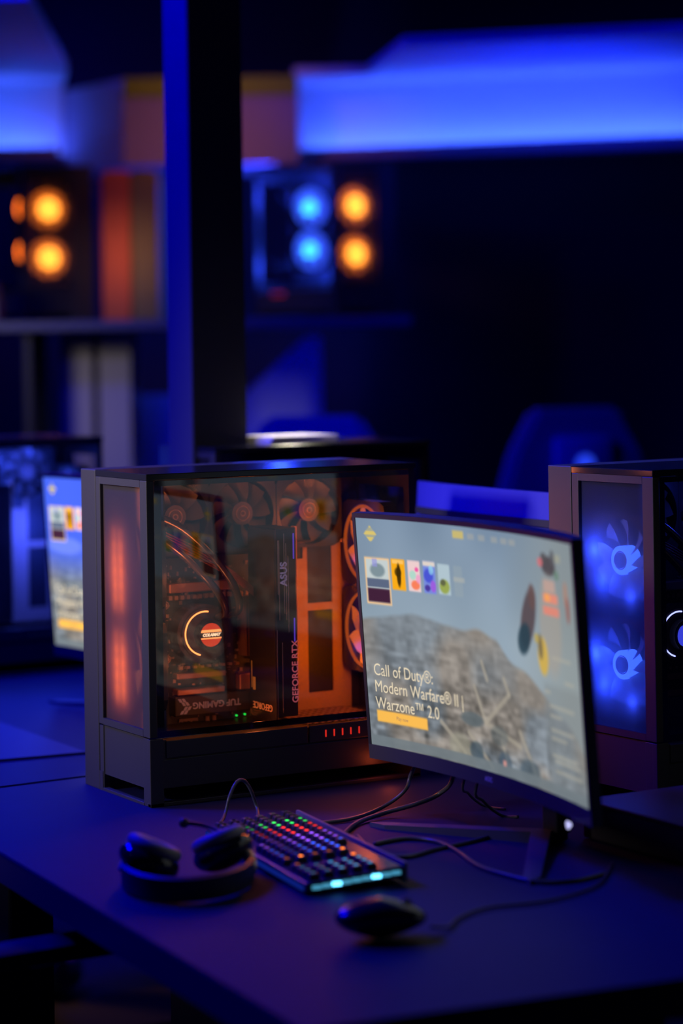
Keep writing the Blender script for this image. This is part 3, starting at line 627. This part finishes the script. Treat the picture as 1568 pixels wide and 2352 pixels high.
# opposite row: seen from behind
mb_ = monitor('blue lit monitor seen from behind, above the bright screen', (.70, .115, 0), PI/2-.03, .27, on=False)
bm = bm_new(); wslab(bm, -.25, .27, .118, .130, .014, .0345)
bmesh.ops.translate(bm, vec=(0, 0, .27), verts=bm.verts[:]); obj('vent_slot', bm, case_dark, mb_)['label'] = 'dark vent slot across the back'

# ------------------------------------------------------------------ keyboards
def keyboard(label, loc, rotz, group=None):
    t = thing('keyboard', label, 'keyboard', loc, rotz, group)
    bm = bm_new(); box(bm, -.068, .066, -.195, .195, .002, .016, .003)
    for v in bm.verts: v.co.z += (v.co.x+.066)*.075
    obj('keyboard_body', bm, mat('kb_body', (.05, .05, .055), .3), t)
    bm = bm_new(); box(bm, .066, .072, -.195, .195, .004, .030, .002); obj('rear_rail', bm, mat('kb_rail', (.14, .12, .15), .4), t)
    for sx in (-.055, .055):
        for sy in (-.18, .18):
            bm = bm_new(); cyl(bm, (sx, sy, .0015), .006, .003, 'z', 16); obj('rubber_foot', bm, case_dark, t)
    for k in range(9):
        bm = bm_new(); x = -.060+k*.0135; w = .5 if k in (2, 6) else .0
        box(bm, x, x+.0125, -.1990, -.1952, .0075+(x+.066)*.075, .0125+(x+.066)*.075, .001)
        obj('end_light', bm, emis('kb_bar_hot' if w else 'kb_bar', (.12, .62, 1), 4.5 if w else .45), t)
    bm = bm_new(); box(bm, -.0712, -.0682, -.19, .19, .006, .012, .001); obj('front_edge_glow', bm, emis('kb_edge_glow', (.01, .04, .6), .30), t)  # glowing strip stands for blue lamp light on this edge
    cols = {'w': (.5, .4, .55), 'g': (.03, .75, .12), 'r': (1, .03, .03), 'p': (.28, .08, 1), 'b': (.03, .1, 1), 'o': (1, .20, .02), 'c': (.05, .35, .75)}
    capm = mat('keycap', (.035, .032, .036), .45)
    bm = bm_new(); box(bm, -.0078, .0078, -.0078, .0078, 0, .008, .0015)
    for v in bm.verts:
        k = 1-.22*(v.co.z/.008); v.co.x *= k; v.co.y *= k
    cap0 = obj('keycap', bm, capm, t); me_cap = cap0.data
    bm = bm_new(); cyl(bm, (0, 0, .0083), .0026, .0007, 'z', 12); leg0 = obj('key_legend', bm, emis('legend_w', cols['w'], .05), cap0); me_leg = leg0.data
    first = True; n = 0
    for row in range(6):
        for c in range(20):
            if (row == 0 and 4 <= c <= 8) or (c == 15) or (c in (14,) and row == 5) or (row in (1, 3) and c == 16) or (row == 2 and c == 16): continue
            if n >= 99: break
            if not first: cp = cap0.copy(); COL.objects.link(cp); lg = leg0.copy(); COL.objects.link(lg); lg.parent = cp
            else: cp, lg = cap0, leg0; first = False
            x = -.052+row*.0195; y = .178-c*.0188; cp.location = (x, y, .016+(x+.066)*.075+.0); n += 1
            k = 'w' if c < 3 else 'g' if c < 5 else 'r' if c < 8 else 'p' if c < 11 else 'b' if c < 14 else 'o' if c < 17 else 'c'
            lvl = {0: .3, 1: .12, 2: .5, 3: 1.0, 4: 1.0, 5: .5}[row]*(.04 if k == 'w' else 1)
            if k == 'o': lvl = 1.2 if row in (1, 4) else .15
            if k == 'c': lvl = .5 if row in (3, 4, 2) else .15
            key = 'legend_%s_%d' % (k, int(lvl*100)); m = emis(key, cols[k], lvl*2.4)
            lg.material_slots[0].link = 'OBJECT'; lg.material_slots[0].material = m
    return t
kb = keyboard('black keyboard with rainbow lit keys and a cyan end, in front of the large case', (.0066, -.4535, 0), -.14)

# ------------------------------------------------------------------ mouse, headset
t = thing('computer_mouse', 'black mouse on the blue lit desk nearest the camera', 'mouse', (-.118, -.872, 0), -.25)
bm = bm_new(); bmesh.ops.create_uvsphere(bm, u_segments=32, v_segments=18, radius=1)
for v in bm.verts:
    x, y, z = v.co; hx = .055*x; hump = 1-.22*max(0, x)**1.3-.05*max(0, -x)
    v.co = (hx, .033*y*(1-.10*math.cos(x*PI)), max(0, z*.5+.5)**.75*.047*hump if z > -1 else 0)
for v in bm.verts:
    if v.co.z < .003: v.co.z = .0012
obj('mouse_shell', bm, mat('mouse_m', (.03, .03, .035), .22), t, True)
bm = bm_new(); cyl(bm, (.030, 0, .036), .008, .007, 'y', 24); obj('scroll_wheel', bm, black, t, True)
bm = bm_new(); tube(bm, [(-.01, 0, .0452), (.015, 0, .0425), (.035, 0, .034), (.050, 0, .022)], .0007, 6)
obj('button_seam', bm, case_dark, t)
bm = bm_new(); tube(bm, [(.060, 0, .008), (.085, .01, .004), (.11, .05, .003), (.16, .09, .003), (.24, .10, .003), (.33, .16, .003), (.40, .28, .003)], .0019); obj('mouse_cable', bm, black, t, True)

HS0 = set(bpy.data.objects)
t = thing('headset', 'glossy black headset lying on its side left of the keyboard', 'headset', (-.178, -.488, 0), BROT)
def arc(x, rx, ry, a): return (rx*math.cos(a), ry*math.sin(a))
bm = bm_new(); rows = []
for i in range(49):
    a = PI*.94+(PI*1.12)*i/48; cx_, sy_ = math.cos(a), math.sin(a); k = 1.0
    rows.append([bm.verts.new((rx*cx_, ry*sy_, z)) for rx, ry, z in ((.098, .140, .004), (.099, .142, .036), (.092, .134, .039), (.090, .131, .034), (.090, .131, .006))])
for i in range(48):
    for k in range(5): bm.faces.new((rows[i][k], rows[i][(k+1) % 5], rows[i+1][(k+1) % 5], rows[i+1][k]))
bm.faces.new(rows[0]); bm.faces.new(rows[-1][::-1]); obj('headband', bm, black, t, 'a')
bm = bm_new()
pts = [(.086*math.cos(a), .126*math.sin(a), .020) for a in [PI*1.12+PI*.76*i/20 for i in range(21)]]; tube(bm, pts, .014, 12, 1, flat=.6); obj('headband_pad', bm, mat('pad', (.03, .03, .035), .7), t, True)
for sg, cx_, cy_, rz in ((-1, -.054, -.012, .35), (1, .048, .040, -.5)):
    M = Matrix.Translation((cx_, cy_, .043)) @ Matrix.Rotation(rz, 4, 'Z') @ Matrix.Rotation(sg*1.15, 4, 'Y')
    bm = bm_new(); bmesh.ops.create_uvsphere(bm, u_segments=32, v_segments=20, radius=1)
    for v in bm.verts:
        v.co = (v.co.x*.026+sg*.006, v.co.y*.047, v.co.z*.047)
    bmesh.ops.transform(bm, matrix=M, verts=bm.verts[:]); cup = obj('ear_cup', bm, mat('cup_gloss', (.02, .02, .028), .10), t, True)
    bm = bm_new(); torus(bm, (0, 0, 0), .030, .012, 'x', 36, 12)
    for v in bm.verts: v.co.z *= 1.02; v.co.x = v.co.x*.9-sg*.014
    bmesh.ops.transform(bm, matrix=M, verts=bm.verts[:]); obj('ear_cushion', bm, mat('cushion_grey', (.30, .28, .26), .55), cup, True)
    bm = bm_new(); torus(bm, (sg*.0275, 0, 0), .018, .0016, 'x', 28, 8); bmesh.ops.transform(bm, matrix=M, verts=bm.verts[:]); obj('cup_ring', bm, mat('cup_accent', (.55, .12, .10), .3), cup, True)
    bm = bm_new(); tube(bm, [(sg*.094, -.012, .022), (sg*.090, cy_*.4, .034), (cx_+sg*.024, cy_, .046)], .009, 10); obj('yoke', bm, mat('yoke', (.7, .6, .48), .4, .4), t, True)  # cream colour stands for screen reflections on the headset
bm = bm_new(); tube(bm, [(.062, .040, .052), (.045, .075, .060), (.02, .095, .066), (-.01, .10, .070)], .0035, 10); bmesh.ops.create_uvsphere(bm, u_segments=12, v_segments=8, radius=.008, matrix=Matrix.Translation((-.012, .10, .070))); obj('microphone_boom', bm, black, t, True)

t.scale = (.87, .87, .87)
# ------------------------------------------------------------------ cables on the desk
cab = mat('cable_black', (.06, .06, .07), .32)
def cable(name, label, pts, r=.0026, group=None):
    bm = bm_new(); tube(bm, pts, r, 8, 8); o = obj(name, bm, cab, None, True); tag(o, label, 'cable', group); return o
cable('keyboard_cable', 'dark cable arching up behind the top end of the keyboard', [(-.004, -.262, .016), (-.012, -.235, .004), (0.0365, -0.1700, 0.0112), (0.0505, -0.1600, 0.0365), (0.0648, -0.1550, 0.0551), (0.0796, -0.1500, 0.0554), (0.0908, -0.1500, 0.0402), (0.1004, -0.1500, 0.0137), (0.0855, -0.1914, 0.0030), (0.1046, -0.2353, 0.0030), (0.1461, -0.2636, 0.0030)], .0026)
cable('monitor_cable', 'thick cable curving from under the monitor down to the desk', [(.290, -.33, .135), (0.3054, -0.2500, 0.0585), (0.2911, -0.2543, 0.0350), (0.2611, -0.2415, 0.0120), (0.2005, -0.2569, 0.0040), (0.1333, -0.2609, 0.0040), (0.1074, -0.2883, 0.0040)], .0030)
cable('monitor_cable', 'second cable dropping behind the monitor and crossing the orange glow', [(.285, -.40, .14), (0.3266, -0.3300, 0.0616), (0.3346, -0.2808, 0.0300), (0.2953, -0.2836, 0.0200), (0.2463, -0.2662, 0.0080), (0.1896, -0.2880, 0.0040), (0.1356, -0.3444, 0.0040)], .0034)
cable('power_cable', 'long cable looping on the desk in front of the monitor foot', [(0.1457, -0.3635, 0.0030), (0.1141, -0.4647, 0.0030), (0.1295, -0.5187, 0.0030), (0.1900, -0.4990, 0.0030), (0.2475, -0.4861, 0.0030), (0.3196, -0.4637, 0.0030), (0.3397, -0.4665, 0.0030)], .0028)
cable('power_cable', 'cable running in an arc around the near monitor foot to the right', [(0.1388, -0.4228, 0.0030), (0.1918, -0.4164, 0.0030), (0.2174, -0.4551, 0.0030), (0.2068, -0.5275, 0.0030), (0.1792, -0.6238, 0.0030), (0.1805, -0.6934, 0.0030), (0.1930, -0.7442, 0.0030), (0.2354, -0.7607, 0.0030), (0.2928, -0.7474, 0.0030)], .0030)
cable('video_cable', 'thin cable hanging straight below the monitor back', [(.33, -.44, .2), (0.3268, -0.3600, 0.0629), (0.3687, -0.3044, 0.0300), (0.4130, -0.2766, 0.0030), (0.4247, -0.3172, 0.0030)], .0020)
cable('video_cable', 'cable hanging between the straight one and the stand', [(.34, -.47, .2), (0.3224, -0.4000, 0.0631), (0.3538, -0.3679, 0.0300), (0.3939, -0.3519, 0.0030), (0.4075, -0.3769, 0.0030)], .0024)

# low black box beside the right case
t = thing('low_black_box', 'low black box with a blue lit lid in front of the blue fan case', 'box', (.500, -.60, 0), .02)
bm = bm_new(); box(bm, -.095, .10, -.17, .06, .002, .050, .003); obj('box_body', bm, mat('lowbox', (.04, .035, .04), .45), t)
bm = bm_new(); box(bm, -.097, .102, -.172, .062, .0502, .0545, .0015); obj('box_lid', bm, mat('lowbox_lid', (.10, .10, .12), .45), t)

# papers on the unlit case
for k in range(3):
    bm = bm_new(); box(bm, 0, .15, 0, .12, 0, .004); o = obj('paper_stack', bm, mat('paper', (.8, .76, .66), .8), None, loc=(.625+.004*k, .775, .5015+.005*k), rot=(0, 0, .04*k))
    tag(o, ['lowest', 'middle', 'topmost'][k]+' pale booklet in the small pile on top of the unlit case', 'booklet', 'pale booklets on the unlit case')
area('booklet_fill', (1.0, 1.15, 1.0), (.69, .84, .5), .06, .30, (1, .9, .75), spread=.5)  # added unseen light that brightens the booklets, no table lamp

# gaming chairs in the rear
def gaming_chair(label, loc, rotz, group, accent):
    t = thing('gaming_chair', label, 'chair', loc, rotz, group); f = mat('chair_fabric', (.22, .2, .28), .6)
    bm = bm_new(); box(bm, -.24, .24, -.24, .24, -.34, -.24, .03); obj('seat', bm, f, t, 'a')
    bm = bm_new(); prism(bm, [(-.22, -.24), (.22, -.24), (.27, .15), (.20, .38), (.13, .50), (-.13, .50), (-.20, .38), (-.27, .15)], .20, .27, XZ)
    es = bm.edges[:]; bmesh.ops.bevel(bm, geom=es, offset=.015, segments=2, affect='EDGES'); bk = obj('backrest', bm, f, t, 'a')
    bm = bm_new(); box(bm, -.09, .09, .165, .198, .28, .42, .014); hp_ = obj('head_pillow', bm, mat('pillow_pink', (.5, .4, .5), .6), t, 'a')
    bm = bm_new(); cyl(bm, (0, .162, .34), .028, .004, 'y', 24); obj('round_emblem', bm, mat('emblem_blue_%s' % accent, (.05, .1, .8), .4, emit=(.02, .06, .8), es=.9), hp_)
    for sg in (-1, 1):
        bm = bm_new(); box(bm, sg*.29-.03, sg*.29+.03, -.16, .14, -.09, -.06, .012); box(bm, sg*.29-.015, sg*.29+.015, -.02, .04, -.30, -.09, .004); obj('armrest', bm, black, t, 'a')
    bm = bm_new(); cyl(bm, (0, 0, -.47), .028, .26, 'z'); obj('gas_lift', bm, case_dark, t, 'a')
    bm = bm_new()
    for k in range(5):
        a = 2*PI*k/5; tube(bm, [(0, 0, -.62), (.15*math.cos(a), .15*math.sin(a), -.64), (.30*math.cos(a), .30*math.sin(a), -.68)], .018, 8, 2)
    obj('star_base', bm, case_dark, t, True)
    for k in range(5):
        a = 2*PI*k/5; bm = bm_new(); cyl(bm, (.30*math.cos(a), .30*math.sin(a), -.719), .03, .03, 'x', 20); obj('caster', bm, black, t, 'a')
    return t
gaming_chair('gaming chair with a pale head cushion and blue emblem, above the blue fan case', B(.74, 6.7), BROT+.35, 'gaming chairs at the rear', 'a')
gaming_chair('dim rear gaming chair whose rounded back rises behind the unlit case', B(-.03, 6.75), BROT+PI-.2, 'gaming chairs at the rear', 'b')

# chair tucked under the near desk, lower left
t = thing('office_chair', 'dark chair tucked under the near desk edge at lower left', 'chair', (-.40, -.12, 0), -PI/2+.05)
bm = bm_new(); prism(bm, [(.24*math.cos(a)*(1 if abs(math.cos(a)) < .7 else .98), .25*math.sin(a)) for a in [2*PI*i/32 for i in range(32)]], -.36, -.29); bmesh.ops.bevel(bm, geom=[e for e in bm.edges if all(v.co.z > -.3 for v in e.verts)], offset=.02, segments=3, affect='EDGES'); obj('seat', bm, mat('seat_black', (.02, .02, .025), .7), t, 'a')
for sg in (-1, 1):
    bm = bm_new(); box(bm, sg*.285-.035, sg*.285+.035, -.20, .15, -.095, -.068, .012); arm_ = obj('armrest', bm, mat('arm_black', (.03, .03, .035), .35), t, 'a')
    bm = bm_new(); box(bm, sg*.285-.014, sg*.285+.014, -.06, .02, -.32, -.096, .004); obj('arm_post', bm, case_dark, t)
bm = bm_new(); cyl(bm, (0, 0, -.50), .028, .28, 'z'); obj('gas_lift', bm, case_dark, t, 'a')
bm = bm_new()
for k in range(5):
    a = 2*PI*k/5+.3; tube(bm, [(0, 0, -.64), (.15*math.cos(a), .15*math.sin(a), -.66), (.29*math.cos(a), .29*math.sin(a), -.70)], .018, 8, 2)
obj('star_base', bm, case_dark, t, True)
for k in range(5):
    a = 2*PI*k/5+.3; bm = bm_new(); cyl(bm, (.29*math.cos(a), .29*math.sin(a), -.722), .027, .025, 'x', 18); obj('caster', bm, black, t, 'a')

# small things on the floor under the desks
t = thing('crumpled_bag', 'small crumpled multicoloured bag on the floor behind the desk leg', 'bag', (.56, 1.74, FL), .3)
bm = bm_new(); bmesh.ops.create_icosphere(bm, subdivisions=3, radius=1)
for v in bm.verts: n_ = .8+.35*math.sin(v.co.x*7+v.co.y*5)*math.cos(v.co.z*6+v.co.y*4); v.co = (v.co.x*.10*n_, v.co.y*.07*n_, (v.co.z+1)*.05*n_)
m = mat('bag_print', (.3, .25, .2), .5); nt = m.node_tree; vr = nt.nodes.new('ShaderNodeTexVoronoi'); vr.inputs['Scale'].default_value = 14; tc = nt.nodes.new('ShaderNodeTexCoord'); nt.links.new(tc.outputs['Object'], vr.inputs['Vector']); nt.links.new(vr.outputs['Color'], nt.nodes['Principled BSDF'].inputs['Base Color'])
obj('bag_body', bm, m, t, True)
bm = bm_new(); torus(bm, (0, 0, .105), .03, .006, 'y', 20, 8); obj('bag_handle', bm, black, t, True)
bm = bm_new(); prism(bm, [(-.25, -.12), (.25, -.15), (.27, .13), (-.22, .15)], 0, .008); o = obj('floor_mat', bm, mat('mat_tan', (.3, .16, .07), .85), None, loc=(.60, 1.50, FL+.0005)); tag(o, 'flat tan mat on the floor below the crumpled bag', 'mat')
area('floor_warm_fill', (.1, 2.3, -.1), (.58, 1.65, FL), .15, .05, (1, .75, .5), spread=1.0)  # warm fill on the bag and mat, no lamp stands there

# far station: pad and keyboard
bm = bm_new(); prism(bm, [(-.10, .52), (.115, .50), (.12, 1.22), (-.08, 1.25)], .0005, .0045); o = obj('desk_pad', bm, mat('pad_blue', (.02, .02, .10), .6)); tag(o, 'paler blue desk pad on the far desk under the left monitor', 'desk pad')
monitor('curved monitor on the right-hand desk seen only as a grey reflection in the case glass', (.80, -1.13, 0), -1.78, .2717)
